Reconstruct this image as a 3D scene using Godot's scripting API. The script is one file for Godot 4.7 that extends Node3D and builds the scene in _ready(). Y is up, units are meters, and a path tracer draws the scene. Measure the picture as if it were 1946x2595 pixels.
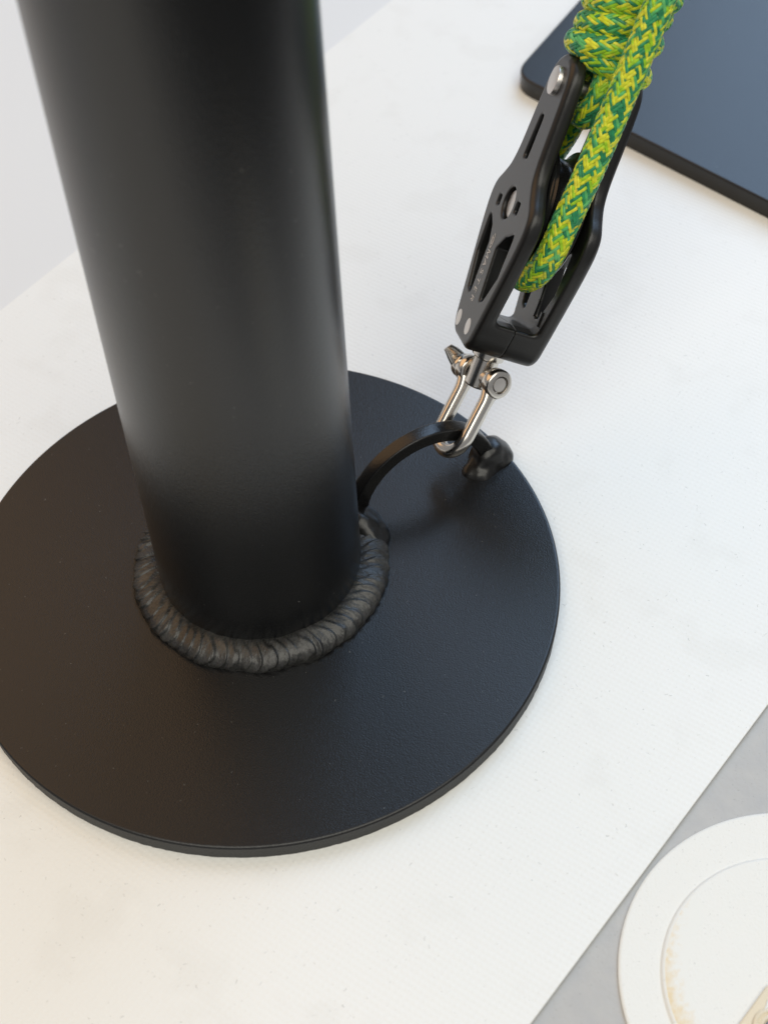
extends Node3D

const MM := 0.001
const POLE_R := 0.03036
const POLE_C := Vector3(0.00092, 0.0, -0.00357)
const DISK_R := 0.09
const DISK_T := 0.00592
# the block stands in a frame of its own: w across the cheeks, a along the pull, d towards its open front
const BLOCK_O := Vector3(0.080200, 0.041822, -0.044708)
const BLOCK_W := Vector3(0.902792, -0.393499, 0.173567)
const BLOCK_A := Vector3(0.430072, 0.828060, -0.359659)
const BLOCK_D := Vector3(-0.002198, 0.399343, 0.916799)
const MID := 0.7
const SHACKLE_O := Vector3(0.062363, 0.019430, -0.026332)
const SHACKLE_PIN := Vector3(0.379923, 0.344588, 0.858439)
const SHACKLE_A := Vector3(0.578364, 0.635765, -0.511173)
const LOOP_O := Vector3(0.055297, 0.005924, -0.022035)
const LOOP_U := Vector3(0.952668, 0.0, -0.304014)
const LOOP_N := Vector3(0.304014, 0.0, 0.952668)

var rng := RandomNumberGenerator.new()
var M := {}


func _ready() -> void:
	rng.seed = 4711
	set_camera()
	set_light()
	make_materials()
	build_surfaces()
	build_far_plate()
	build_round_patch()
	build_post_stand()
	build_shackle()
	build_block()
	build_rope()


# ---------------------------------------------------------------- camera and light
func set_camera() -> void:
	var cam := Camera3D.new()
	cam.name = "camera"
	add_child(cam)
	cam.transform = Transform3D(Basis(Vector3(0.983175, -0.034003, 0.179473), Vector3(0.160017, 0.634192, -0.756436), Vector3(-0.088099, 0.772427, 0.628963)).orthonormalized(), Vector3(0.0, 0.365167, 0.275882))
	var att := CameraAttributesPhysical.new()
	att.frustum_focal_length = 12.0 / tan(deg_to_rad(37.8076 / 2.0))
	att.frustum_focus_distance = 0.440
	att.frustum_near = 0.02
	att.frustum_far = 50.0
	att.exposure_aperture = att.frustum_focal_length / 3.6
	cam.attributes = att
	cam.fov = 37.8076
	cam.near = 0.02
	cam.far = 50.0
	cam.current = true


func area(called: String, at: Vector3, towards: Vector3, size: Vector2, radiance: Vector3) -> void:
	# radiance in scene units: energy = radiance * area / PI
	var l := AreaLight3D.new()
	l.name = called
	add_child(l)
	l.look_at_from_position(at, towards, Vector3.UP if absf((towards - at).normalized().y) < 0.95 else Vector3.FORWARD)
	l.area_size = size
	l.area_normalize_energy = true
	var top := maxf(radiance.x, maxf(radiance.y, radiance.z))
	l.light_color = Color(radiance.x / top, radiance.y / top, radiance.z / top).linear_to_srgb()
	l.light_energy = top * size.x * size.y / PI
	l.shadow_enabled = true


func set_light() -> void:
	var we := WorldEnvironment.new()
	we.name = "world_environment"
	var e := Environment.new()
	e.background_mode = Environment.BG_COLOR
	e.background_color = Color(0.30, 0.30, 0.305).linear_to_srgb()
	e.tonemap_mode = Environment.TONE_MAPPER_LINEAR
	e.tonemap_exposure = 1.0
	e.sdfgi_enabled = true
	e.ssao_enabled = true
	e.ssil_enabled = true
	we.environment = e
	add_child(we)
	# the bright window behind and to the right, the warm wood-lined side of the room on the left, the broad daylight from overhead
	area("window_light", Vector3(1.10, 1.34, -1.20), Vector3(0.05, 0.0, -0.05), Vector2(1.4, 1.7), Vector3(1.80, 2.65, 3.85))
	area("warm_light", Vector3(-1.02, 1.36, -0.98), Vector3(0.0, 0.0, 0.0), Vector2(1.9, 1.7), Vector3(1.05, 0.55, 0.155))
	area("ceiling_light", Vector3(0.0, 1.95, 0.90), Vector3(0.0, 0.0, 0.0), Vector2(2.6, 1.5), Vector3(2.88, 2.78, 2.46))


# ---------------------------------------------------------------- materials
func noise_tex(kind: int, freq: float, seed_: int, size := 512, octaves := 3) -> NoiseTexture2D:
	var n := FastNoiseLite.new()
	n.noise_type = kind
	n.frequency = freq
	n.seed = seed_
	n.fractal_octaves = octaves
	var t := NoiseTexture2D.new()
	t.width = size
	t.height = size
	t.seamless = true
	t.noise = n
	return t


func lin(r: float, g: float, b: float, a := 1.0) -> Color:
	var c := Color(r, g, b).linear_to_srgb()
	c.a = a
	return c


func mat(called: String, c: Color, rough: float, metal := 0.0) -> StandardMaterial3D:
	var m := StandardMaterial3D.new()
	m.resource_name = called
	m.albedo_color = c
	m.roughness = rough
	m.metallic = metal
	M[called] = m
	return m


func relief(m: StandardMaterial3D, tex: Texture2D, height_mm: float, tile_m: float) -> void:
	m.heightmap_enabled = true
	m.heightmap_texture = tex
	m.heightmap_scale = height_mm * 0.1
	m.uv1_triplanar = true
	m.uv1_scale = Vector3.ONE / tile_m


func speck_image(size: int, count: int, longest: float, tones: Array, seed_: int) -> ImageTexture:
	# loose dirt: dots and short hairs with clear outlines on a see-through sheet
	var im := Image.create(size, size, false, Image.FORMAT_RGBA8)
	im.fill(Color(tones[0].r, tones[0].g, tones[0].b, 0.0))
	if size > 1024:
		# faint rubbed-in smudges
		var n := FastNoiseLite.new()
		n.seed = seed_
		n.frequency = 0.006
		n.fractal_octaves = 5
		var ni := n.get_seamless_image(size, size)
		for y in size:
			for x in size:
				var a := ni.get_pixel(x, y).r
				if a > 0.58:
					im.set_pixel(x, y, Color(0.62, 0.58, 0.50, minf((a - 0.58) * 0.22, 0.05)))
	var r := RandomNumberGenerator.new()
	r.seed = seed_
	for i in count:
		var p := Vector2(r.randf(), r.randf()) * size
		var c: Color = tones[r.randi() % tones.size()]
		var a := r.randf_range(0.25, 1.0)
		var dir := Vector2.from_angle(r.randf() * TAU)
		var n := int(r.randf() ** 5 * longest) + 1
		for k in n:
			var q := Vector2i(posmod(int(p.x), size), posmod(int(p.y), size))
			im.set_pixelv(q, Color(c.r, c.g, c.b, c.a * a))
			dir = dir.rotated(r.randf_range(-0.3, 0.3))
			p += dir
		if r.randf() < 0.25:
			im.set_pixelv(Vector2i(posmod(int(p.x) + 1, size), posmod(int(p.y), size)), Color(c.r, c.g, c.b, c.a * a))
	return ImageTexture.create_from_image(im)


func grain_texture(cells: int, up: int, seed_: int) -> ImageTexture:
	# random heights on a small torus, enlarged smoothly: tiles without a seam
	var r := RandomNumberGenerator.new()
	r.seed = seed_
	var pad := 4
	var row := []
	for i in cells * cells:
		row.append(r.randf())
	var n := cells + 2 * pad
	var im := Image.create(n, n, false, Image.FORMAT_RF)
	for y in n:
		for x in n:
			var h: float = row[posmod(y - pad, cells) * cells + posmod(x - pad, cells)]
			im.set_pixel(x, y, Color(h, h, h))
	im.resize(n * up, n * up, Image.INTERPOLATE_CUBIC)
	return ImageTexture.create_from_image(im.get_region(Rect2i(pad * up, pad * up, cells * up, cells * up)))


func weave_texture() -> ImageTexture:
	# plain weave pressed into the coated fabric: 16 x 16 threads on one tile
	var s := 256
	var im := Image.create(s, s, false, Image.FORMAT_RF)
	var n := FastNoiseLite.new()
	n.seed = 5
	n.frequency = 0.02
	for y in s:
		for x in s:
			var u := x / 16.0 * PI
			var v := y / 16.0 * PI
			var over := 1.0 if (x / 16 + y / 16) % 2 == 0 else -1.0
			var h := 0.5 + 0.25 * over * absf(sin(u)) * absf(sin(v)) + 0.10 * (absf(sin(u)) + absf(sin(v))) + 0.08 * n.get_noise_2d(x * 3, y * 3)
			im.set_pixel(x, y, Color(h, h, h))
	return ImageTexture.create_from_image(im)


func make_materials() -> void:
	var weave := weave_texture()
	var blotch := noise_tex(FastNoiseLite.TYPE_SIMPLEX_SMOOTH, 0.012, 3, 512, 4)
	var ramp := Gradient.new()
	ramp.set_color(0, Color(0.955, 0.958, 0.955))
	ramp.set_color(1, Color(1, 1, 0.995))
	blotch.color_ramp = ramp
	var dirt := speck_image(1536, 4200, 5.0, [Color(0.40, 0.39, 0.36, 0.45), Color(0.50, 0.48, 0.44, 0.45), Color(0.30, 0.30, 0.29, 0.5)], 11)
	var m := mat("white_pvc", lin(0.790, 0.785, 0.752), 0.46)
	m.albedo_texture = blotch
	relief(m, weave, 0.11, 0.0200)
	m.uv1_triplanar = true
	m.detail_enabled = true
	m.detail_blend_mode = BaseMaterial3D.BLEND_MODE_MIX
	m.detail_albedo = dirt
	m.detail_uv_layer = BaseMaterial3D.DETAIL_UV_2
	m.uv2_triplanar = true
	m.uv2_scale = Vector3.ONE / 0.31
	m.albedo_texture = null
	var fine := noise_tex(FastNoiseLite.TYPE_SIMPLEX_SMOOTH, 0.05, 21, 512, 4)
	var grit := speck_image(1024, 2600, 3.0, [Color(0.36, 0.35, 0.32, 0.6), Color(0.50, 0.46, 0.40, 0.6), Color(0.25, 0.25, 0.24, 0.6)], 29)
	m = mat("white_patch_pvc", lin(0.775, 0.765, 0.72), 0.6)
	relief(m, fine, 0.06, 0.03)
	m.detail_enabled = true
	m.detail_albedo = grit
	m.detail_uv_layer = BaseMaterial3D.DETAIL_UV_2
	m.uv2_triplanar = true
	m.uv2_scale = Vector3.ONE / 0.13
	m = mat("grey_pvc", lin(0.47, 0.462, 0.445), 0.5)
	var mottle := noise_tex(FastNoiseLite.TYPE_SIMPLEX_SMOOTH, 0.01, 8, 512, 5)
	var ramp2 := Gradient.new()
	ramp2.set_color(0, Color(0.955, 0.955, 0.96))
	ramp2.set_color(1, Color(1.0, 0.995, 0.985))
	mottle.color_ramp = ramp2
	m.albedo_texture = mottle
	relief(m, fine, 0.05, 0.05)
	m.detail_enabled = true
	m.detail_albedo = grit
	m.detail_uv_layer = BaseMaterial3D.DETAIL_UV_2
	m.uv2_triplanar = true
	m.uv2_scale = Vector3.ONE / 0.16
	m = mat("pale_grey_pvc", lin(0.70, 0.705, 0.70), 0.4)
	relief(m, fine, 0.04, 0.05)
	mat("added_floor_dark", lin(0.05, 0.048, 0.045), 0.7)  # for the added unseen floor, dark to deepen the tube's reflection
	mat("sheet_cut_edge", lin(0.30, 0.33, 0.31), 0.6)

	# black powder coat with orange peel and loose lint
	var peel := grain_texture(256, 4, 31)
	var lint := speck_image(1024, 150, 5.0, [Color(0.62, 0.62, 0.60, 0.8), Color(0.45, 0.45, 0.45, 0.7), Color(0.7, 0.68, 0.62, 0.8)], 19)
	m = mat("black_powder_coat", lin(0.0060, 0.0060, 0.0062), 0.31)
	relief(m, peel, 0.026, 0.056)
	m.detail_enabled = true
	m.detail_albedo = lint
	m.detail_uv_layer = BaseMaterial3D.DETAIL_UV_2
	m.uv2_triplanar = true
	m.uv2_scale = Vector3.ONE / 0.12
	m = mat("black_tube_coat", lin(0.0045, 0.0049, 0.0056), 0.30)
	m.metallic_specular = 0.56
	relief(m, peel, 0.028, 0.078)
	m.detail_enabled = true
	m.detail_albedo = lint
	m.detail_uv_layer = BaseMaterial3D.DETAIL_UV_2
	m.uv2_triplanar = true
	m.uv2_scale = Vector3.ONE / 0.15
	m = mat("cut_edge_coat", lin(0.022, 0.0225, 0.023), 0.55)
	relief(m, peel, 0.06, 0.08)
	m = mat("weld_coat", Color.WHITE, 0.37)
	m.vertex_color_use_as_albedo = true
	relief(m, peel, 0.03, 0.050)
	m = mat("loop_weld_coat", Color.WHITE, 0.33)
	m.vertex_color_use_as_albedo = true
	relief(m, peel, 0.02, 0.050)
	m = mat("loop_coat", lin(0.007, 0.007, 0.007), 0.27)
	relief(m, fine, 0.03, 0.03)
	m = mat("black_nylon", lin(0.0085, 0.0082, 0.0080), 0.35)
	relief(m, peel, 0.012, 0.060)
	mat("sheave_black", lin(0.012, 0.012, 0.012), 0.22)
	m = mat("steel", lin(0.64, 0.61, 0.565), 0.2, 1.0)
	relief(m, fine, 0.004, 0.02)
	m = mat("satin_steel", lin(0.62, 0.59, 0.56), 0.36, 1.0)
	mat("print_grey", lin(0.62, 0.60, 0.58), 0.5)
	m = mat("rope_yarn", Color.WHITE, 0.42)
	m.vertex_color_use_as_albedo = true
	m.rim_enabled = true
	m.rim = 0.25
	mat("rope_core", lin(0.03, 0.24, 0.09), 0.6)
	mat("tan_plastic", lin(0.72, 0.63, 0.47), 0.3)
	m = mat("stain", Color.WHITE, 0.6)
	m.vertex_color_use_as_albedo = true
	mat("brass", lin(0.55, 0.42, 0.22), 0.3, 1.0)


# ---------------------------------------------------------------- mesh helpers
class Soup:
	var v := PackedVector3Array()
	var n := PackedVector3Array()
	var c := PackedColorArray()
	var f := PackedInt32Array()
	var colored := false

	func add(p: Vector3, nn: Vector3, col := Color.WHITE) -> int:
		v.append(p)
		n.append(nn)
		c.append(col)
		return v.size() - 1

	func tri(a: int, b: int, d: int) -> void:
		# front faces run clockwise seen from outside
		if (v[b] - v[a]).cross(v[d] - v[a]).dot(n[a] + n[b] + n[d]) > 0.0:
			f.append_array(PackedInt32Array([a, d, b]))
		else:
			f.append_array(PackedInt32Array([a, b, d]))

	func quad(a: int, b: int, d: int, e: int) -> void:
		tri(a, b, d)
		tri(a, d, e)

	func mesh() -> ArrayMesh:
		var arr := []
		arr.resize(Mesh.ARRAY_MAX)
		arr[Mesh.ARRAY_VERTEX] = v
		arr[Mesh.ARRAY_NORMAL] = n
		if colored:
			arr[Mesh.ARRAY_COLOR] = c
		arr[Mesh.ARRAY_INDEX] = f
		var m := ArrayMesh.new()
		m.add_surface_from_arrays(Mesh.PRIMITIVE_TRIANGLES, arr)
		return m


func part(called: String, s, m: StandardMaterial3D, parent: Node, xf := Transform3D()) -> MeshInstance3D:
	var o := MeshInstance3D.new()
	o.name = called
	o.mesh = s.mesh() if s is Soup else s
	o.material_override = m
	o.transform = xf
	parent.add_child(o, true)
	return o


func thing(called: String, label: String, category: String, xf := Transform3D(), group := "") -> Node3D:
	var o := Node3D.new()
	o.name = called
	o.transform = xf
	add_child(o, true)
	tag(o, label, category, group)
	return o


func tag(o: Node3D, label: String, category: String, group := "") -> void:
	o.set_meta("label", label)
	o.set_meta("category", category)
	if group:
		o.set_meta("group", group)


# a profile (radius, height) turned round y; bends sharper than 40 degrees stay sharp
func lathe(profile: PackedVector2Array, segs: int, s: Soup = null, xf := Transform3D(), col := Color.WHITE) -> Soup:
	if s == null:
		s = Soup.new()
	var nseg := profile.size() - 1
	var sn: Array[Vector2] = []
	for i in nseg:
		var t := (profile[i + 1] - profile[i]).normalized()
		sn.append(Vector2(t.y, -t.x))
	var mid := Vector2.ZERO
	for p in profile:
		mid += p
	for i in nseg:
		var na := sn[i]
		var nb := sn[i]
		if i > 0 and sn[i].dot(sn[i - 1]) > 0.77:
			na = (sn[i] + sn[i - 1]).normalized()
		if i < nseg - 1 and sn[i].dot(sn[i + 1]) > 0.77:
			nb = (sn[i] + sn[i + 1]).normalized()
		var base := s.v.size()
		for k in segs + 1:
			var ang := TAU * k / segs
			var d := Vector3(cos(ang), 0, sin(ang))
			s.add(xf * (d * profile[i].x + Vector3.UP * profile[i].y), (xf.basis * (d * na.x + Vector3.UP * na.y)).normalized(), col)
			s.add(xf * (d * profile[i + 1].x + Vector3.UP * profile[i + 1].y), (xf.basis * (d * nb.x + Vector3.UP * nb.y)).normalized(), col)
		for k in segs:
			var a := base + 2 * k
			s.quad(a, a + 1, a + 3, a + 2)
	return s


func round_corner(pts: PackedVector2Array, radius: float, steps := 6) -> PackedVector2Array:
	var out := PackedVector2Array()
	var n := pts.size()
	for i in n:
		var p := pts[i]
		var a := (pts[(i + n - 1) % n] - p)
		var b := (pts[(i + 1) % n] - p)
		var half := a.angle_to(b) / 2.0
		var cut := minf(radius / absf(tan(half)), minf(a.length(), b.length()) * 0.45)
		var p0 := p + a.normalized() * cut
		var p1 := p + b.normalized() * cut
		for k in steps + 1:
			var t := k / float(steps)
			out.append(p0.lerp(p, t).lerp(p.lerp(p1, t), t))
	return out


# a flat outline (x, z) with thickness downwards from y = top, its upper edge rounded by bevel
func slab(outline: PackedVector2Array, top: float, thick: float, bevel: float) -> Soup:
	var s := Soup.new()
	var n := outline.size()
	var area_ := 0.0
	for i in n:
		area_ += outline[i].cross(outline[(i + 1) % n])
	var sgn := 1.0 if area_ > 0 else -1.0
	var outw := PackedVector2Array()
	for i in n:
		var t := (outline[(i + 1) % n] - outline[i]).normalized() + (outline[i] - outline[(i + n - 1) % n]).normalized()
		outw.append(Vector2(t.y, -t.x).normalized() * sgn)
	var rows := 5
	var base := 0
	for r in rows + 1:
		var ang := PI / 2 * r / rows
		for i in n:
			var p := outline[i] - outw[i] * bevel * (1.0 - sin(ang))
			s.add(Vector3(p.x, top - bevel + bevel * cos(ang), p.y), Vector3(outw[i].x * sin(ang), cos(ang), outw[i].y * sin(ang)).normalized())
	for i in n:
		s.add(Vector3(outline[i].x, top - thick, outline[i].y), Vector3(outw[i].x, 0, outw[i].y))
	for r in rows + 1:
		for i in n:
			var j := (i + 1) % n
			s.quad(base + r * n + i, base + r * n + j, base + (r + 1) * n + j, base + (r + 1) * n + i)
	var inner := PackedVector2Array()
	for i in n:
		inner.append(outline[i] - outw[i] * bevel)
	var cap := Geometry2D.triangulate_polygon(inner)
	var b2 := s.v.size()
	for i in n:
		s.add(Vector3(inner[i].x, top, inner[i].y), Vector3.UP)
	for k in range(0, cap.size(), 3):
		s.tri(b2 + cap[k], b2 + cap[k + 1], b2 + cap[k + 2])
	return s


# a tube along points with given frames: rx across `side`, ry across `up`
func sweep(pts: PackedVector3Array, sides: PackedVector3Array, ups: PackedVector3Array, rx: float, ry: float, nseg: int, s: Soup = null, square := 1.0, col := Color.WHITE) -> Soup:
	if s == null:
		s = Soup.new()
	var base := s.v.size()
	for i in pts.size():
		for k in nseg:
			var ang := TAU * k / nseg
			var c := cos(ang)
			var d := sin(ang)
			var px := signf(c) * pow(absf(c), square)
			var py := signf(d) * pow(absf(d), square)
			var e := 2.0 / square - 1.0
			var nx := signf(c) * pow(absf(px), e) / rx
			var ny := signf(d) * pow(absf(py), e) / ry
			s.add(pts[i] + sides[i] * px * rx + ups[i] * py * ry, (sides[i] * nx + ups[i] * ny).normalized(), col)
	for i in pts.size() - 1:
		for k in nseg:
			var a := base + i * nseg + k
			var b := base + i * nseg + (k + 1) % nseg
			s.quad(a, b, b + nseg, a + nseg)
	for e2 in [0, pts.size() - 1]:
		var nn := (pts[0] - pts[1]).normalized() if e2 == 0 else (pts[e2] - pts[e2 - 1]).normalized()
		var mid := s.add(pts[e2], nn, col)
		var ring := s.v.size()
		for k in nseg:
			s.add(s.v[base + e2 * nseg + k], nn, col)
		for k in nseg:
			s.tri(mid, ring + k, ring + (k + 1) % nseg)
	return s


# frames along a curve by parallel transport, starting from `up`
func frames(pts: PackedVector3Array, up: Vector3) -> Array:
	var sides := PackedVector3Array()
	var ups := PackedVector3Array()
	var u := up
	for i in pts.size():
		var t := (pts[mini(i + 1, pts.size() - 1)] - pts[maxi(i - 1, 0)]).normalized()
		u = (u - t * u.dot(t)).normalized()
		ups.append(u)
		sides.append(t.cross(u).normalized())
	return [sides, ups]


func smooth_curve(ctrl: Array, step: float) -> PackedVector3Array:
	var c := Curve3D.new()
	c.bake_interval = step
	for i in ctrl.size():
		var p: Vector3 = ctrl[i]
		var a: Vector3 = ctrl[maxi(i - 1, 0)]
		var b: Vector3 = ctrl[mini(i + 1, ctrl.size() - 1)]
		var t := (b - a).normalized()
		c.add_point(p, -t * (p - a).length() / 3.0, t * (b - p).length() / 3.0)
	return c.get_baked_points()


# surface nets: field values on a grid, negative inside
func nets(g: PackedFloat32Array, nx: int, ny: int, nz: int, origin: Vector3, cell: float) -> Soup:
	var s := Soup.new()
	var id := {}
	var sxy := nx * ny
	for z in nz - 1:
		for y in ny - 1:
			var row := z * sxy + y * nx
			for x in nx - 1:
				var i := row + x
				var a := g[i] < 0.0
				if a == (g[i + 1] < 0.0) and a == (g[i + nx] < 0.0) and a == (g[i + nx + 1] < 0.0) and a == (g[i + sxy] < 0.0) and a == (g[i + sxy + 1] < 0.0) and a == (g[i + sxy + nx] < 0.0) and a == (g[i + sxy + nx + 1] < 0.0):
					continue
				var sum := Vector3.ZERO
				var cnt := 0
				var c := [g[i], g[i + 1], g[i + nx], g[i + nx + 1], g[i + sxy], g[i + sxy + 1], g[i + sxy + nx], g[i + sxy + nx + 1]]
				for e in EDGES:
					var p: float = c[e[0]]
					var q: float = c[e[1]]
					if (p < 0.0) != (q < 0.0):
						sum += (CORNERS[e[0]] as Vector3).lerp(CORNERS[e[1]], p / (p - q))
						cnt += 1
				var off := sum / cnt
				# gradient inside the cell
				var fx := off.x
				var fy := off.y
				var fz := off.z
				var gx := lerpf(lerpf(c[1] - c[0], c[3] - c[2], fy), lerpf(c[5] - c[4], c[7] - c[6], fy), fz)
				var gy := lerpf(lerpf(c[2] - c[0], c[3] - c[1], fx), lerpf(c[6] - c[4], c[7] - c[5], fx), fz)
				var gz := lerpf(lerpf(c[4] - c[0], c[5] - c[1], fx), lerpf(c[6] - c[2], c[7] - c[3], fx), fy)
				id[i] = s.add(origin + (Vector3(x, y, z) + off) * cell, Vector3(gx, gy, gz).normalized())
	for i in id:
		var x: int = i % nx
		var y: int = (i / nx) % ny
		var z: int = i / sxy
		var a := g[i] < 0.0
		if y > 0 and z > 0 and a != (g[i + 1] < 0.0):
			s.quad(id[i], id[i - nx], id[i - nx - sxy], id[i - sxy])
		if x > 0 and z > 0 and a != (g[i + nx] < 0.0):
			s.quad(id[i], id[i - 1], id[i - 1 - sxy], id[i - sxy])
		if x > 0 and y > 0 and a != (g[i + sxy] < 0.0):
			s.quad(id[i], id[i - 1], id[i - 1 - nx], id[i - nx])
	return s


const CORNERS := [Vector3(0, 0, 0), Vector3(1, 0, 0), Vector3(0, 1, 0), Vector3(1, 1, 0), Vector3(0, 0, 1), Vector3(1, 0, 1), Vector3(0, 1, 1), Vector3(1, 1, 1)]
const EDGES := [[0, 1], [2, 3], [4, 5], [6, 7], [0, 2], [1, 3], [4, 6], [5, 7], [0, 4], [1, 5], [2, 6], [3, 7]]


func smax(a: float, b: float, k: float) -> float:
	var h := maxf(k - absf(a - b), 0.0) / k
	return maxf(a, b) + h * h * k * 0.25


func smin(a: float, b: float, k: float) -> float:
	return -smax(-a, -b, k)


func poly_distance(p: Vector2, poly: PackedVector2Array) -> float:
	var d := 1e9
	var inside := false
	var n := poly.size()
	var j := n - 1
	for i in n:
		var a := poly[i]
		var b := poly[j]
		var e := b - a
		var w := p - a
		var q := w - e * clampf(w.dot(e) / e.length_squared(), 0.0, 1.0)
		d = minf(d, q.length_squared())
		if (a.y > p.y) != (b.y > p.y) and p.x < (b.x - a.x) * (p.y - a.y) / (b.y - a.y) + a.x:
			inside = not inside
		j = i
	return -sqrt(d) if inside else sqrt(d)


# ---------------------------------------------------------------- what everything stands on
func build_surfaces() -> void:
	# grey coated board, the white strip glued on it and the paler panel behind
	var along := Vector2(0.738, -0.675).normalized()
	var across := Vector2(0.675, 0.738)
	var near_end := across * 0.245  # board cut short out of view so the tube mirrors darkness past it
	var deck := part("deck", slab(PackedVector2Array([near_end - along * 1.6, near_end + along * 1.6, near_end + along * 1.6 - across * 1.9, near_end - along * 1.6 - across * 1.9]), -0.0017, 0.03, 0.004), M.grey_pvc, self)
	var added_ground := Soup.new()
	for q in [Vector3(-4, -0.75, -4), Vector3(4, -0.75, -4), Vector3(4, -0.75, 4), Vector3(-4, -0.75, 4)]:
		added_ground.add(q, Vector3.UP)
	added_ground.quad(0, 1, 2, 3)
	part("added_floor", added_ground, M.added_floor_dark, self).set_meta("kind", "structure")  # unseen floor, added below the board to darken the tube's reflection
	deck.set_meta("kind", "structure")
	var l0 := Vector2(-0.0769, -0.1422)
	var l1 := Vector2(0.0957, -0.3058)
	var r0 := Vector2(0.0483, 0.1456)
	var r1 := Vector2(0.1355, 0.0701)
	var lt := (l1 - l0).normalized()
	var rt := (r1 - r0).normalized()
	var o := part("white_sheet", slab(PackedVector2Array([l0 - lt * 0.8, l1 + lt * 0.8, r1 + rt * 0.8, r0 - rt * 0.8]), 0.0, 0.0011, 0.0003), M.white_pvc, self)
	o.set_meta("kind", "structure")
	var side := Vector2(lt.y, -lt.x)
	var p := part("pale_panel", slab(PackedVector2Array([l0 - lt * 0.9 - side * 0.01, l1 + lt * 0.9 - side * 0.01, l1 + lt * 0.9 + side * 0.9, l0 - lt * 0.9 + side * 0.9]), -0.00113, 0.0005, 0.0001), M.pale_grey_pvc, self)
	p.set_meta("kind", "structure")


func build_far_plate() -> void:
	var e0 := Vector2(0.1335, -0.2312)
	var down := Vector2(0.5885, 0.8085).normalized()
	var up := Vector2(0.6557, -0.7550).normalized()
	var c := e0
	var outline := round_corner(PackedVector2Array([c, c + down * 0.26, c + down * 0.26 + up * 0.26, c + up * 0.26]), 0.013, 10)
	var t := thing("steel_plate", "flat black coated steel plate with rounded corner lying behind the rope block", "plate")
	part("plate_body", slab(outline, 0.0074, 0.0072, 0.0009), M.black_powder_coat, t)


func build_round_patch() -> void:
	var t := thing("round_patch", "round white glued patch with a raised inner circle beside the white strip", "patch", Transform3D(Basis(), Vector3(0.118, -0.0017, 0.149)))
	part("outer_disc", lathe(PackedVector2Array([Vector2(0.0, 0.0011), Vector2(0.0459, 0.0011), Vector2(0.0462, 0.0011), Vector2(0.0467, 0.0010), Vector2(0.047, 0.0007), Vector2(0.047, 0.00005)]), 128), M.white_patch_pvc, t)
	part("inner_disc", lathe(PackedVector2Array([Vector2(0.0, 0.0019), Vector2(0.0330, 0.0019), Vector2(0.0333, 0.0019), Vector2(0.0337, 0.0017), Vector2(0.0340, 0.0013), Vector2(0.0342, 0.00105)]), 128, null, Transform3D(Basis(), Vector3(-0.0025, 0, 0))), M.white_patch_pvc, t)
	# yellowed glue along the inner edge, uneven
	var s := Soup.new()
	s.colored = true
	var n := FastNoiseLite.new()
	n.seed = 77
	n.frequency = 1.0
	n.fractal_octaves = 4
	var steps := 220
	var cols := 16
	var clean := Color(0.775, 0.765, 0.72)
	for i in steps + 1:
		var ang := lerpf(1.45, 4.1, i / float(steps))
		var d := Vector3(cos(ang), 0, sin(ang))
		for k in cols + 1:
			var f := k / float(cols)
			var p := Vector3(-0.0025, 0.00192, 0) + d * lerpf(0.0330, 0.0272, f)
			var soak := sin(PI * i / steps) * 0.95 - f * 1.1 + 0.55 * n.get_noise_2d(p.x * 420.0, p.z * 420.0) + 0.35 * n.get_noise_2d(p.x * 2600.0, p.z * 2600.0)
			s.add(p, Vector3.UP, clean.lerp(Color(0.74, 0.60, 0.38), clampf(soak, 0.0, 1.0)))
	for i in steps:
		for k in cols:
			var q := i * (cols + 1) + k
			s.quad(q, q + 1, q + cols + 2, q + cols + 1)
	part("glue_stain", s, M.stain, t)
	# corner of the webbing tab with its eyelet
	var tab := slab(round_corner(PackedVector2Array([Vector2(-0.0222, 0.0085), Vector2(-0.0112, -0.0003), Vector2(0.02, -0.006), Vector2(0.02, 0.03), Vector2(-0.022, 0.03)]), 0.003, 5), 0.0033, 0.0014, 0.0006)
	part("webbing_tab", tab, M.tan_plastic, t)
	for k in 2:
		var pts := PackedVector3Array()
		for i in 13:
			var q := Vector2(-0.0190, 0.0095).lerp(Vector2(-0.0085, 0.0012), i / 12.0) + Vector2(0.0012, 0.0014) * k + Vector2(0.0002, 0.0002) * sin(i * 1.3)
			pts.append(Vector3(q.x, 0.0034, q.y))
		var fr := frames(pts, Vector3.UP)
		part("seam_ridge", sweep(pts, fr[0], fr[1], 0.0004, 0.0003, 8), M.white_patch_pvc, t)
	var eye := part("eyelet", lathe(PackedVector2Array([Vector2(0.0052, 0.0001), Vector2(0.0049, 0.0008), Vector2(0.0042, 0.0010), Vector2(0.0036, 0.0005), Vector2(0.0031, 0.0009), Vector2(0.0026, 0.0009), Vector2(0.0022, 0.0003), Vector2(0.0022, -0.001)]), 40), M.tan_plastic, t, Transform3D(Basis(), Vector3(-0.0132, 0.0033, 0.0104)))
	part("eyelet_hole", lathe(PackedVector2Array([Vector2(0.0, 0.0), Vector2(0.0022, 0.0)]), 24), M.satin_steel, eye)


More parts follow.
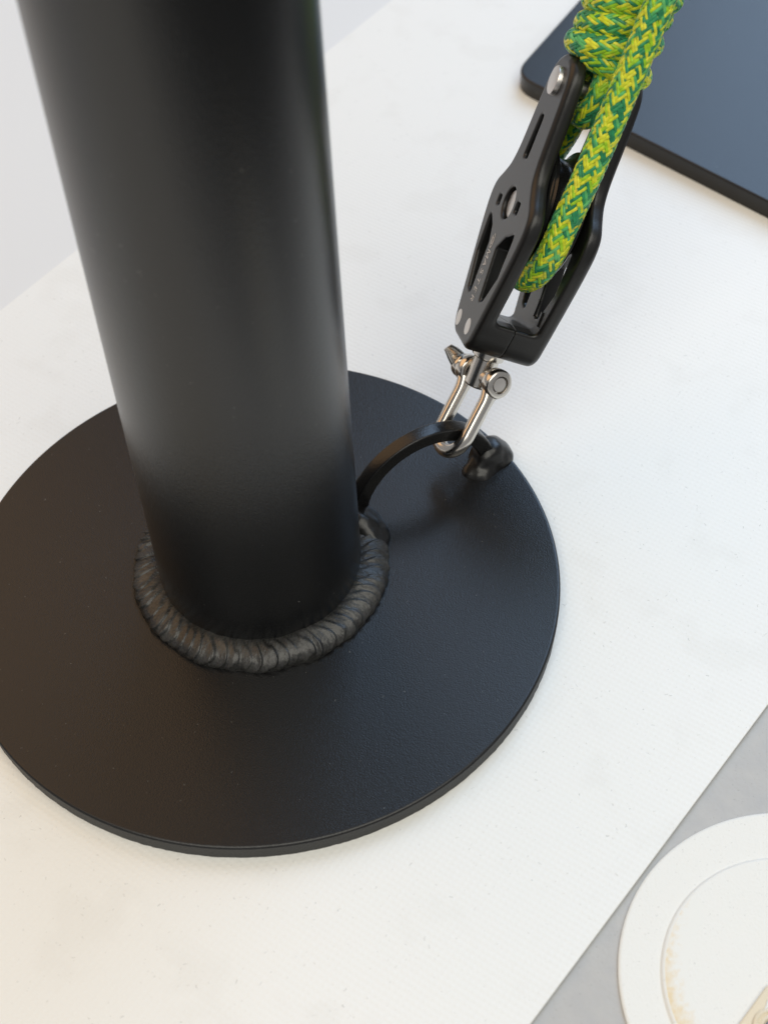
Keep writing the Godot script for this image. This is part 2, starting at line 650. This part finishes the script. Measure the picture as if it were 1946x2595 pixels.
# ---------------------------------------------------------------- the welded stand
func build_post_stand() -> void:
	var t := thing("post_stand", "black powder coated tube welded on a round steel base plate", "stand")
	var rim := PackedVector2Array([Vector2(0.0, DISK_T), Vector2(DISK_R - 0.0010, DISK_T), Vector2(DISK_R - 0.0006, DISK_T), Vector2(DISK_R - 0.0002, DISK_T - 0.0002), Vector2(DISK_R, DISK_T - 0.0006)])
	part("base_plate", lathe(rim, 240), M.black_powder_coat, t)
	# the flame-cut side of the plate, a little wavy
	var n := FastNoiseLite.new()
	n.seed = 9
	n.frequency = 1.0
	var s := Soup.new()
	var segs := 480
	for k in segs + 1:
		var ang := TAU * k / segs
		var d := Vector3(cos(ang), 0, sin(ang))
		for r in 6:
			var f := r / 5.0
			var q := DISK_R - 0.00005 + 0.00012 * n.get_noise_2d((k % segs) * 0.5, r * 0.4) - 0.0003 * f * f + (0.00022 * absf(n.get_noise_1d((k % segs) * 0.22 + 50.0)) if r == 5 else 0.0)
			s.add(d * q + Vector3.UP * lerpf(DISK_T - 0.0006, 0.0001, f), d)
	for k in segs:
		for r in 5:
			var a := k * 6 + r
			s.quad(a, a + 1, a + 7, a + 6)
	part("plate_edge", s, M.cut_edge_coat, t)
	part("tube", lathe(PackedVector2Array([Vector2(POLE_R, DISK_T), Vector2(POLE_R, 0.25), Vector2(POLE_R, 0.62), Vector2(POLE_R - 0.002, 0.622), Vector2(POLE_R - 0.003, 0.60)]), 160), M.black_tube_coat, t, Transform3D(Basis(), POLE_C))
	part("weld_bead", weld_bead(), M.weld_coat, t)
	# square bar bent to a half ring
	var pts := PackedVector3Array()
	var sides := PackedVector3Array()
	var ups := PackedVector3Array()
	var c := LOOP_O - LOOP_N * 0.00235
	for i in 49:
		var ph := PI * i / 48.0
		var rad := LOOP_U * cos(ph) + Vector3.UP * sin(ph)
		pts.append(c + rad * 0.0229 - Vector3.UP * (0.0002 if i in [0, 48] else 0.0))
		sides.append(rad)
		ups.append(LOOP_N)
	part("tie_loop", sweep(pts, sides, ups, 0.0024, 0.00235, 32, null, 0.2), M.loop_coat, t)
	part("loop_weld", lump([[Vector3(0.0762, 0.0046, -0.0306), 0.0052], [Vector3(0.0795, 0.0038, -0.0345), 0.0050], [Vector3(0.0740, 0.0036, -0.0260), 0.0040], [Vector3(0.0800, 0.0034, -0.0330), 0.0042], [Vector3(0.0702, 0.0052, -0.0268), 0.0018], [Vector3(0.0768, 0.0092, -0.0310), 0.0037], [Vector3(0.0785, 0.0066, -0.0330), 0.0048], [Vector3(0.0808, 0.0040, -0.0310), 0.0034]], 41), M.loop_weld_coat, t)
	part("loop_weld", lump([[Vector3(0.0345, 0.0060, -0.0150), 0.0044], [Vector3(0.0362, 0.0056, -0.0098), 0.0046], [Vector3(0.0360, 0.0058, -0.0050), 0.0042], [Vector3(0.0325, 0.0090, -0.0095), 0.0040], [Vector3(0.0322, 0.0095, -0.0130), 0.0034]], 57), M.loop_weld_coat, t)


func weld_bead() -> Soup:
	var s := Soup.new()
	s.colored = true
	var n := FastNoiseLite.new()
	n.seed = 23
	n.frequency = 1.0
	n.fractal_octaves = 3
	var segs := 1100
	var rows := 22
	var pos := []
	for k in segs:
		var ang := TAU * k / segs
		var wrap := Vector2(cos(ang), sin(ang))
		# bead width wanders, ripples are crescents with uneven spacing
		var wide := 0.0083 + 0.0008 * n.get_noise_2d(wrap.x * 3.0, wrap.y * 3.0) + 0.0004 * n.get_noise_2d(wrap.x * 11.0, wrap.y * 11.0 + 7.0)
		var tall := 0.0050 + 0.0006 * n.get_noise_2d(wrap.x * 3.0 + 9.0, wrap.y * 3.0)
		var warp := 0.35 * n.get_noise_2d(wrap.x * 4.0, wrap.y * 4.0 + 20.0)
		var strength := clampf(0.85 + 1.1 * n.get_noise_2d(wrap.x * 2.2 + 31.0, wrap.y * 2.2), 0.15, 1.2)
		for r in rows + 1:
			var f := r / float(rows)
			var across := f * 2.0 - 1.0
			var el := PI / 2 * f
			# a convex fillet from the tube down to the plate
			var bulge := 1.0 + 0.05 * sin(PI * f)
			var rr := POLE_R - 0.0003 + wide * pow(sin(el), 0.85) * bulge
			var yy := DISK_T - 0.0003 + tall * pow(cos(el), 0.8) * bulge
			var phase := ang * 64.0 / TAU + warp * 1.6 + 1.05 * (1.0 - across * across)
			var saw := phase - floorf(phase)
			saw = 1.0 - saw
			var ridge := (pow(saw, 1.4) * (1.0 - smoothstep(0.80, 1.0, saw))) * strength * (1.0 - pow(absf(across), 6.0))
			var grain := 0.00010 * n.get_noise_3d(wrap.x * rr * 900.0, yy * 900.0, wrap.y * rr * 900.0)
			var d := 0.00085 * ridge + grain
			var out := Vector3(wrap.x * sin(el), cos(el), wrap.y * sin(el))
			var p := POLE_C + Vector3(wrap.x * rr, yy, wrap.y * rr) + out * d
			pos.append(p)
			# bare, dusty metal shows through the coat in patches
			var patch := n.get_noise_3d(p.x * 90.0 + 4.0, p.y * 90.0, p.z * 90.0) + 0.8 * n.get_noise_3d(p.x * 1300.0, p.y * 1300.0, p.z * 1300.0)
			var col := Color(0.034, 0.0335, 0.032) * clampf(0.85 + 0.9 * patch, 0.45, 1.8)
			s.add(p, Vector3.UP, col)
	var w := rows + 1
	for k in segs:
		for r in w:
			var kn: Vector3 = pos[((k + 1) % segs) * w + r]
			var kp: Vector3 = pos[((k + segs - 1) % segs) * w + r]
			var rn: Vector3 = pos[k * w + mini(r + 1, rows)]
			var rp: Vector3 = pos[k * w + maxi(r - 1, 0)]
			var nn := (kn - kp).cross(rn - rp).normalized()
			var guess: Vector3 = pos[k * w + r] - POLE_C
			if nn.dot(Vector3(guess.x, 0.02, guess.z)) < 0.0:
				nn = -nn
			s.n[k * w + r] = nn
	for k in segs:
		var k2 := (k + 1) % segs
		for r in rows:
			s.quad(k * w + r, k * w + r + 1, k2 * w + r + 1, k2 * w + r)
	return s


func lump(balls: Array, seed_: int) -> Soup:
	var lo := Vector3.ONE
	var hi := -Vector3.ONE
	for b in balls:
		lo = lo.min(b[0] - Vector3.ONE * (b[1] + 0.0015))
		hi = hi.max(b[0] + Vector3.ONE * (b[1] + 0.0015))
	lo.y = maxf(lo.y, DISK_T - 0.0012)
	var cell := 0.0003
	var nx := int((hi.x - lo.x) / cell) + 2
	var ny := int((hi.y - lo.y) / cell) + 2
	var nz := int((hi.z - lo.z) / cell) + 2
	var n := FastNoiseLite.new()
	n.seed = seed_
	n.frequency = 1.0
	n.fractal_octaves = 2
	var g := PackedFloat32Array()
	g.resize(nx * ny * nz)
	var i := 0
	for z in nz:
		for y in ny:
			for x in nx:
				var p := lo + Vector3(x, y, z) * cell
				var d := 1.0
				for b in balls:
					d = smin(d, p.distance_to(b[0]) - b[1], 0.0042)
				if absf(d) < 0.002:
					d += 0.0005 * n.get_noise_3d(p.x * 130.0, p.y * 130.0, p.z * 130.0)
				g[i] = d
				i += 1
	var s := nets(g, nx, ny, nz, lo, cell)
	s.colored = true
	for k in s.v.size():
		var p := s.v[k]
		var bare := smoothstep(0.1, 0.6, n.get_noise_3d(p.x * 150.0, p.y * 150.0, p.z * 150.0))
		s.c[k] = Color(0.007, 0.007, 0.007).lerp(Color(0.018, 0.018, 0.018), bare)
	return s


# ---------------------------------------------------------------- shackle
func build_shackle() -> void:
	var third := SHACKLE_PIN.cross(SHACKLE_A).normalized()
	# local frame: x along the pin, y along the legs, z across
	var t := thing("shackle", "small polished stainless D shackle through the black loop", "shackle", Transform3D(Basis(SHACKLE_PIN, SHACKLE_A, third).orthonormalized(), SHACKLE_O))
	var r := 0.00225
	var h := 0.00665
	var pin_y := 0.0254
	var pts := PackedVector3Array()
	pts.append(Vector3(-h, pin_y - 0.003, 0))
	for i in 8:
		pts.append(Vector3(-h, lerpf(pin_y - 0.004, h + 0.001, i / 7.0), 0))
	for i in 33:
		var a := PI + PI * i / 32.0
		pts.append(Vector3(cos(a) * h, h + sin(a) * h, 0))
	for i in 8:
		pts.append(Vector3(h, lerpf(h + 0.001, pin_y - 0.004, i / 7.0), 0))
	pts.append(Vector3(h, pin_y - 0.003, 0))
	var fr := frames(pts, Vector3(0, 0, 1))
	var s := sweep(pts, fr[0], fr[1], r, r, 28)
	part("bow", s, M.steel, t)
	# eyes: rounded bosses at the end of each leg
	var boss := PackedVector2Array()
	boss.append(Vector2(0.0028, -0.0021))
	for i in 9:
		var a := -PI / 2 + PI * i / 8.0
		boss.append(Vector2(0.0036 + 0.0011 * cos(a), signf(a) * 0.0010 + 0.0011 * sin(a)))
	boss.append(Vector2(0.0028, 0.0021))
	boss.append(Vector2(0.0027, 0.0016))
	for sx in [-1.0, 1.0]:
		var xf := Transform3D(Basis(Vector3(0, 0, 1), Vector3(sx, 0, 0), Vector3(0, sx, 0)).orthonormalized(), Vector3(sx * (h + 0.0006), pin_y, 0))
		var e := lathe(boss, 48, null, xf)
		# the neck that flares from the leg into the eye
		var np := PackedVector3Array()
		for i in 6:
			np.append(Vector3(sx * h, pin_y - 0.0072 + 0.0048 * i / 5.0, 0))
		var nf := frames(np, Vector3(0, 0, 1))
		var b0 := e.v.size()
		sweep(np, nf[0], nf[1], r, r, 24, e)
		for k in range(b0, e.v.size()):
			var f := clampf((e.v[k].y - (pin_y - 0.0072)) / 0.0048, 0.0, 1.0)
			e.v[k].z *= 1.0 + 0.75 * f * f
		part("eye", e, M.steel, t)
	var px := Transform3D(Basis(Vector3(0, 0, 1), Vector3(1, 0, 0), Vector3(0, 1, 0)), Vector3(0, pin_y, 0))
	var pin := part("pin", lathe(PackedVector2Array([Vector2(0.0, -0.0105), Vector2(0.0024, -0.0105), Vector2(0.0024, 0.0086), Vector2(0.0022, 0.0090), Vector2(0.0, 0.00905)]), 40, null, px), M.satin_steel, t)
	# pin head: collar and flat wing
	var head := lathe(PackedVector2Array([Vector2(0.0, -0.0128), Vector2(0.0032, -0.0128), Vector2(0.0037, -0.0124), Vector2(0.0039, -0.0118), Vector2(0.0039, -0.0102), Vector2(0.0036, -0.0096), Vector2(0.0, -0.0096)]), 40, null, px)
	part("collar", head, M.steel, pin)
	var wp := PackedVector3Array()
	for i in 11:
		var f := i / 10.0
		wp.append(Vector3(-0.0114 - 0.0016 * f, pin_y + 0.0004 + 0.0024 * f, 0.0010 + 0.0066 * f))
	var wf := frames(wp, Vector3(1, 0, 0))
	var wing := sweep(wp, wf[0], wf[1], 0.0030, 0.0011, 20)
	for k in wing.v.size():
		var f := clampf((wing.v[k].z - 0.0010) / 0.0066, 0.0, 1.0)
		var mid := Vector3(-0.0114 - 0.0016 * f, pin_y + 0.0004 + 0.0024 * f, 0.0010 + 0.0066 * f)
		wing.v[k] = mid + (wing.v[k] - mid) * (1.0 - 0.6 * f * f)
	part("wing", wing, M.steel, pin)


# ---------------------------------------------------------------- pulley block
func build_block() -> void:
	var t := thing("pulley_block", "black nylon single pulley block with steel rivets hanging from the shackle", "pulley block", Transform3D(Basis(BLOCK_W, BLOCK_A, BLOCK_D).orthonormalized(), BLOCK_O))
	# outline of a cheek: (z towards the front, y along the pull), millimetres
	var half := [[-0.3, 6.5], [0.6, 9.0], [3.0, 11.6], [8, 13.6], [14, 15.6], [23, 18.6], [30, 20.8], [35, 22.2], [40, 23.2], [44, 23.0], [47, 21.6], [50.5, 17.8], [54, 14.6], [58, 13.0], [63, 12.3], [70, 11.8], [78, 11.0], [84, 9.6], [87.5, 6.6], [89, 3.0]]
	var hy := Curve2D.new()
	hy.bake_interval = 0.8
	for i in half.size():
		var hp0 := Vector2(half[maxi(i - 1, 0)][0], half[maxi(i - 1, 0)][1])
		var hp1 := Vector2(half[i][0], half[i][1])
		var hp2 := Vector2(half[mini(i + 1, half.size() - 1)][0], half[mini(i + 1, half.size() - 1)][1])
		var tg := (hp2 - hp0).normalized()
		hy.add_point(hp1, -tg * (hp1 - hp0).length() / 3.0, tg * (hp2 - hp1).length() / 3.0)
	var edge := hy.get_baked_points()
	var outline := PackedVector2Array()
	for e in edge:
		outline.append(Vector2(0.6 + shift(e.x) + e.y, e.x))
	edge.reverse()
	for e in edge:
		outline.append(Vector2(0.6 + shift(e.x) - e.y, e.x))
	var holes := [
		round_corner(PackedVector2Array([Vector2(15.5, 38.5), Vector2(8.5, 35.5), Vector2(3.6, 31), Vector2(6.6, 14.5), Vector2(9.6, 16), Vector2(15.0, 25)]), 1.2, 4),
		round_corner(PackedVector2Array([Vector2(-14.5, 37.5), Vector2(-8.5, 34.5), Vector2(-5.6, 30), Vector2(-5.2, 13.5), Vector2(-8.6, 14.5), Vector2(-13.5, 25)]), 1.2, 4),
		round_corner(PackedVector2Array([Vector2(-3.6, 57.2), Vector2(0.4, 57.6), Vector2(1.0, 70.5), Vector2(-1.8, 70.8)]), 1.4, 4),
		round_corner(PackedVector2Array([Vector2(7.0, 42.9), Vector2(10.2, 42.9), Vector2(10.2, 46.2), Vector2(7.0, 46.2)]), 0.6, 3),
		round_corner(PackedVector2Array([Vector2(-12.0, 40.6), Vector2(-9.4, 40.6), Vector2(-9.4, 43.6), Vector2(-12.0, 43.6)]), 0.6, 3),
	]
	var cell := 0.42
	var lo := Vector3(-11.7, -1.5, -24.4)
	var nx := 31
	var ny := int(92.0 / cell) + 2
	var nz := int(50.0 / cell) + 2
	var g := PackedFloat32Array()
	g.resize(nx * ny * nz)
	for z in nz:
		for y in ny:
			var q := Vector2(lo.z + z * cell, lo.y + y * cell)
			var d2 := poly_distance(q, outline)
			var cut := q.distance_to(Vector2(-0.8, 43.7)) - 4.8
			if d2 < 2.0:
				for hp in holes:
					cut = minf(cut, poly_distance(q, hp))
			var at := z * nx * ny + y * nx
			for x in nx:
				var w := lo.x + x * cell
				# cheek plate with rounded rim
				var r := 2.3
				var qx := d2 + r
				var qy := absf(w - MID) - 11.5 + r
				var e := minf(maxf(qx, qy), 0.0) + Vector2(maxf(qx, 0.0), maxf(qy, 0.0)).length() - r
				# the open throat above the base
				var open := smax(-(w + 6.1), 11.4 - clampf((9.0 - q.x) * 0.16, 0.0, 3.6) - q.y, 2.4)
				e = smax(e, -open, 1.4)
				# windows go through the cheek, the bolt sits in a round well
				if w < -4.0:
					e = smax(e, -cut, 0.8)
				e = smax(e, w - MID - 0.10, 0.2)
				g[at + x] = e
	var s := nets(g, nx, ny, nz, lo, cell)
	for k in s.v.size():
		s.v[k] *= MM
	var left := s.mesh()
	var mir := Soup.new()
	for k in s.v.size():
		mir.add(s.v[k] * Vector3(-1, 1, 1) + Vector3(2.0 * MID * MM, 0, 0), s.n[k] * Vector3(-1, 1, 1))
	for k in range(0, s.f.size(), 3):
		mir.f.append_array(PackedInt32Array([s.f[k], s.f[k + 2], s.f[k + 1]]))
	var cheek := part("cheek", left, M.black_nylon, t)
	part("cheek", mir, M.black_nylon, t)
	var to_w := Basis(Vector3(0, 0, 1), Vector3(1, 0, 0), Vector3(0, 1, 0))
	# sheave, turning on the bolt
	var sh := PackedVector2Array([Vector2(2.0, -6.4), Vector2(17.6, -6.4), Vector2(18.4, -6.1), Vector2(18.7, -5.7), Vector2(18.5, -5.2)])
	for i in 13:
		var a := -PI * 0.42 + PI * 0.84 * i / 12.0
		sh.append(Vector2(20.2 - 4.4 * cos(a), 4.7 * sin(a)))
	sh.append_array(PackedVector2Array([Vector2(18.5, 5.2), Vector2(18.7, 5.7), Vector2(18.4, 6.1), Vector2(17.6, 6.4), Vector2(2.0, 6.4)]))
	for i in sh.size():
		sh[i] *= MM
	part("sheave", lathe(sh, 96), M.sheave_black, t, Transform3D(to_w, Vector3(MID, 44.6, -0.8) * MM))
	# rivets and pins: (w, a, d, radius, proud)
	for sx in [-1.0, 1.0]:
		for e in [[43.7, -0.8, 4.3, -1.1, "bolt"], [5.0, -6.4, 2.9, 0.05, "rivet"], [6.0, 5.2, 2.9, 0.05, "rivet"], [80.8, 1.2, 4.2, 1.4, "rivet"]]:
			var rr: float = e[2]
			var pr: float = e[3]
			var prof := PackedVector2Array([Vector2(0.0, pr), Vector2(rr - 0.5, pr), Vector2(rr - 0.15, pr - 0.12), Vector2(rr, pr - 0.45), Vector2(rr, pr - 2.0)])
			for i in prof.size():
				prof[i] *= MM
			var b := Basis(Vector3(0, 0, sx), Vector3(sx, 0, 0), Vector3(0, 1, 0))
			part(e[4], lathe(prof, 40), M.satin_steel, t, Transform3D(b, Vector3(MID + sx * 11.5, e[0], e[1]) * MM))
	part("becket_pin", lathe(PackedVector2Array([Vector2(2.6, -7.2) * MM, Vector2(2.6, 7.2) * MM]), 32), M.satin_steel, t, Transform3D(to_w, Vector3(MID, 80.8, 1.2) * MM))
	# swivel stud with its collar
	var st := PackedVector2Array([Vector2(0.0, -12.4), Vector2(3.7, -12.4), Vector2(4.0, -12.1), Vector2(4.05, -11.6), Vector2(4.05, -3.2), Vector2(4.3, -2.9), Vector2(5.0, -2.6), Vector2(5.1, -2.2), Vector2(5.1, 0.4), Vector2(0.0, 0.4)])
	for i in st.size():
		st[i] *= MM
	part("swivel_stud", lathe(st, 56), M.steel, t, Transform3D(Basis(), Vector3(0.2, 0.0, 0.6) * MM))
	# small stamped recesses and ribs on the inside of the far cheek
	for e in [[17.5, 5.5, 5.2, 1.1], [16.0, 11.8, 4.4, 1.1]]:
		var rib := BoxMesh.new()
		rib.size = Vector3(0.7, e[2], e[3]) * MM
		part("rib", rib, M.black_nylon, cheek.get_parent(), Transform3D(Basis(), Vector3(7.4, e[0], e[1]) * MM))
	build_lettering(cheek)


func shift(a: float) -> float:
	return 0.03 * maxf(a - 55.0, 0.0)


func build_lettering(cheek: Node3D) -> void:
	# printed name reading down the cheek, then the oval mark above it
	var font := SystemFont.new()
	font.font_names = PackedStringArray(["Droid Sans"])
	font.font_weight = 500
	var b := Basis(Vector3(0, -1, 0), Vector3(0, 0, 1), Vector3(-1, 0, 0))
	var word := "MASTER"
	for i in word.length():
		var tm := TextMesh.new()
		tm.text = word[i]
		tm.font = font
		tm.font_size = 32
		tm.pixel_size = 0.0036 / 32.0 * 1.05
		tm.depth = 0.00006
		tm.curve_step = 1.0
		var y := lerpf(27.3, 13.4, i / 5.0)
		part("letter", tm, M.print_grey, cheek, Transform3D(b.scaled_local(Vector3(0.95, 0.92, 1.0)), Vector3(-10.83, y, lerpf(-1.6, -0.4, i / 5.0)) * MM))
	var s := Soup.new()
	for ring in [[2.35, 1.35, 0.42, 0.0, 5.4], [1.15, 0.75, 0.36, 1.2, 6.6]]:
		var steps := 36
		var base := s.v.size()
		for k in steps + 1:
			var a: float = ring[3] + (ring[4]) * k / steps
			var p := Vector3(-10.85, 31.4 + ring[0] * cos(a), -2.0 + ring[1] * sin(a)) * MM
			var q := Vector3(-10.85, 31.4 + (ring[0] - ring[2]) * cos(a), -2.0 + (ring[1] - ring[2]) * sin(a)) * MM
			s.add(p, Vector3(-1, 0, 0))
			s.add(q, Vector3(-1, 0, 0))
		for k in steps:
			s.quad(base + 2 * k, base + 2 * k + 1, base + 2 * k + 3, base + 2 * k + 2)
	part("emblem", s, M.print_grey, cheek)


# ---------------------------------------------------------------- rope
func yarn_color(r: RandomNumberGenerator) -> Color:
	var x := r.randf()
	if x < 0.31:
		return Color(0.016, 0.23, 0.09).lerp(Color(0.03, 0.36, 0.14), r.randf())
	if x < 0.46:
		return Color(0.09, 0.52, 0.16).lerp(Color(0.17, 0.60, 0.18), r.randf())
	if x < 0.65:
		return Color(0.40, 0.72, 0.02)
	return Color(0.68, 0.78, 0.014).lerp(Color(0.88, 0.87, 0.05), r.randf())


# a round braid of paired yarns laid along a curve; ra across `side`, rb across `up`
func braid(s: Soup, pts: PackedVector3Array, sides: PackedVector3Array, ups: PackedVector3Array, ra: float, rb: float, seed_: int) -> void:
	var r := RandomNumberGenerator.new()
	r.seed = seed_
	var len := PackedFloat32Array([0.0])
	for i in range(1, pts.size()):
		len.append(len[i - 1] + pts[i].distance_to(pts[i - 1]))
	var total := len[len.size() - 1]
	var strands := 12
	var per := 2
	var pitch := 0.046 * (ra + rb) / 0.0104
	var step := 0.00055
	var count := int(total / step)
	var wide := 0.00053
	var thick := 0.00028
	for hand: float in [-1.0, 1.0]:
		for k in strands:
			for y in per:
				var col := yarn_color(r)
				var next_change := r.randf_range(0.002, 0.009)
				var prev_base := -1
				var seg := 0
				for i in count + 1:
					var l := minf(i * step, total - 1e-6)
					while seg < len.size() - 2 and len[seg + 1] < l:
						seg += 1
					var f := (l - len[seg]) / maxf(len[seg + 1] - len[seg], 1e-9)
					if l > next_change:
						col = yarn_color(r)
						next_change = l + r.randf_range(0.0018, 0.006)
					var c := pts[seg].lerp(pts[seg + 1], f)
					var sd := sides[seg].lerp(sides[seg + 1], f).normalized()
					var up := ups[seg].lerp(ups[seg + 1], f).normalized()
					var tan_ := sd.cross(up)
					var offset := (k + (y - 0.5) * 0.46) / strands
					var turn := hand * l / pitch + offset
					var ang := TAU * turn
					# over two, under two
					var n := 2.0 * strands * l / pitch
					var wave := sin(PI / 2 * (n + 2.0 * k) + PI / 4) if hand > 0.0 else -sin(PI / 2 * (2.0 * k - n) + PI / 4)
					var lift := 0.00023 * clampf(wave * 1.6, -1.0, 1.0)
					var rad := sd * cos(ang) + up * sin(ang)
					var nrm := (sd * cos(ang) / ra + up * sin(ang) / rb).normalized()
					var p := c + sd * cos(ang) * ra + up * sin(ang) * rb + nrm * (lift - thick)
					var along := (tan_ * pitch * -1.0 + hand * TAU * (-sd * sin(ang) * ra + up * cos(ang) * rb))
					if tan_.dot(pts[seg + 1] - pts[seg]) > 0.0:
						along = tan_ * pitch + hand * TAU * (-sd * sin(ang) * ra + up * cos(ang) * rb)
					along = along.normalized()
					var lat := along.cross(nrm).normalized()
					var base := s.v.size()
					var tone := 0.86 + 0.14 * sin(i * 1.9 + k * 2.1 + y)
					var cc := Color(col.r * tone, col.g * tone, col.b * tone)
					for j in 6:
						var a := TAU * j / 6.0
						s.v.append(p + lat * cos(a) * wide + nrm * sin(a) * thick)
						s.n.append((lat * cos(a) / wide + nrm * sin(a) / thick).normalized())
						s.c.append(cc)
					if prev_base >= 0:
						for j in 6:
							var a0 := prev_base + j
							var a1 := prev_base + (j + 1) % 6
							var b0 := base + j
							var b1 := base + (j + 1) % 6
							s.tri(a0, a1, b1)
							s.tri(a0, b1, b0)
					prev_base = base


func rope_piece(called: String, ctrl: PackedVector3Array, up: Vector3, ra: float, rb: float, parent: Node3D, seed_: int) -> void:
	var fr := frames(ctrl, up)
	var s := Soup.new()
	s.colored = true
	braid(s, ctrl, fr[0], fr[1], ra, rb, seed_)
	var o := part(called, s, M.rope_yarn, parent)
	part("rope_core", sweep(ctrl, fr[0], fr[1], ra - 0.0005, rb - 0.0005, 20), M.rope_core, o)


func build_rope() -> void:
	var t := thing("green_rope", "green and yellow braided rope run through the block and knotted above it", "rope", Transform3D(Basis(BLOCK_W, BLOCK_A, BLOCK_D).orthonormalized(), BLOCK_O))
	# the running line: down the front, round the sheave, up behind
	var c := []
	c.append(Vector3(0.8, 260, 26.0))
	c.append(Vector3(0.9, 150, 23.6))
	c.append(Vector3(1.0, 130, 23.1))
	c.append(Vector3(1.2, 110, 22.6))
	c.append(Vector3(1.3, 90, 22.2))
	c.append(Vector3(1.2, 72, 21.6))
	c.append(Vector3(0.9, 57, 21.0))
	for i in 15:
		var a := -PI * i / 14.0 * 0.97
		c.append(Vector3(lerpf(0.7, 1.2, i / 14.0), 44.6 + 20.3 * sin(a), -0.8 + 20.3 * cos(a)))
	c.append(Vector3(1.5, 56, -18.4))
	c.append(Vector3(2.0, 68, -12.8))
	c.append(Vector3(2.0, 82, -9.0))
	c.append(Vector3(1.5, 96, -4.5))
	c.append(Vector3(1.0, 135, -0.5))
	c.append(Vector3(1.0, 250, 4.0))
	for i in c.size():
		c[i] *= MM
	rope_piece("running_line", smooth_curve(c, 0.001), Vector3(1, 0, 0), 0.0041, 0.0040, t, 101)
	# the bight round the becket pin
	var b := [Vector3(1.0, 97, 4.5), Vector3(1.0, 90, 6.6)]
	for i in 11:
		var a := -PI * i / 10.0
		b.append(Vector3(lerpf(0.8, -0.6, i / 10.0), 80.6 + 6.2 * sin(a), 1.2 + 6.2 * cos(a)))
	b.append(Vector3(-0.6, 90, -5.0))
	b.append(Vector3(-0.4, 97, -3.5))
	for i in b.size():
		b[i] *= MM
	rope_piece("becket_bight", smooth_curve(b, 0.001), Vector3(1, 0, 0), 0.0039, 0.0038, t, 202)
	# the wraps of the knot
	var w := PackedVector3Array()
	var turns := 6.2
	var steps := int(turns * 44)
	for i in steps + 1:
		var f := i / 44.0
		var a := 2.6 - TAU * f
		var grow := 8.7 + 0.4 * sin(f * 2.3) - 1.6 * smoothstep(0.30, 0.0, f)
		var lean := lerpf(-0.20, 0.16, smoothstep(0.1, 1.1, f))
		var y := 88.5 + 6.3 * f + 0.5 * sin(f * 3.1)
		w.append(Vector3(1.0 + cos(a) * grow * 1.06, y + lean * cos(a) * grow * 1.6, 1.0 + sin(a) * grow) * MM)
	var sides := PackedVector3Array()
	var ups := PackedVector3Array()
	for i in w.size():
		var tg := (w[mini(i + 1, w.size() - 1)] - w[maxi(i - 1, 0)]).normalized()
		var out := w[i] - Vector3(0.001, w[i].y, 0.001)
		out = (out - tg * out.dot(tg)).normalized()
		ups.append(out)
		sides.append(tg.cross(out).normalized())
	var s := Soup.new()
	s.colored = true
	braid(s, w, sides, ups, 0.0037, 0.0041, 303)
	var o := part("knot_wraps", s, M.rope_yarn, t)
	part("rope_core", sweep(w, sides, ups, 0.0031, 0.0031, 20), M.rope_core, o)
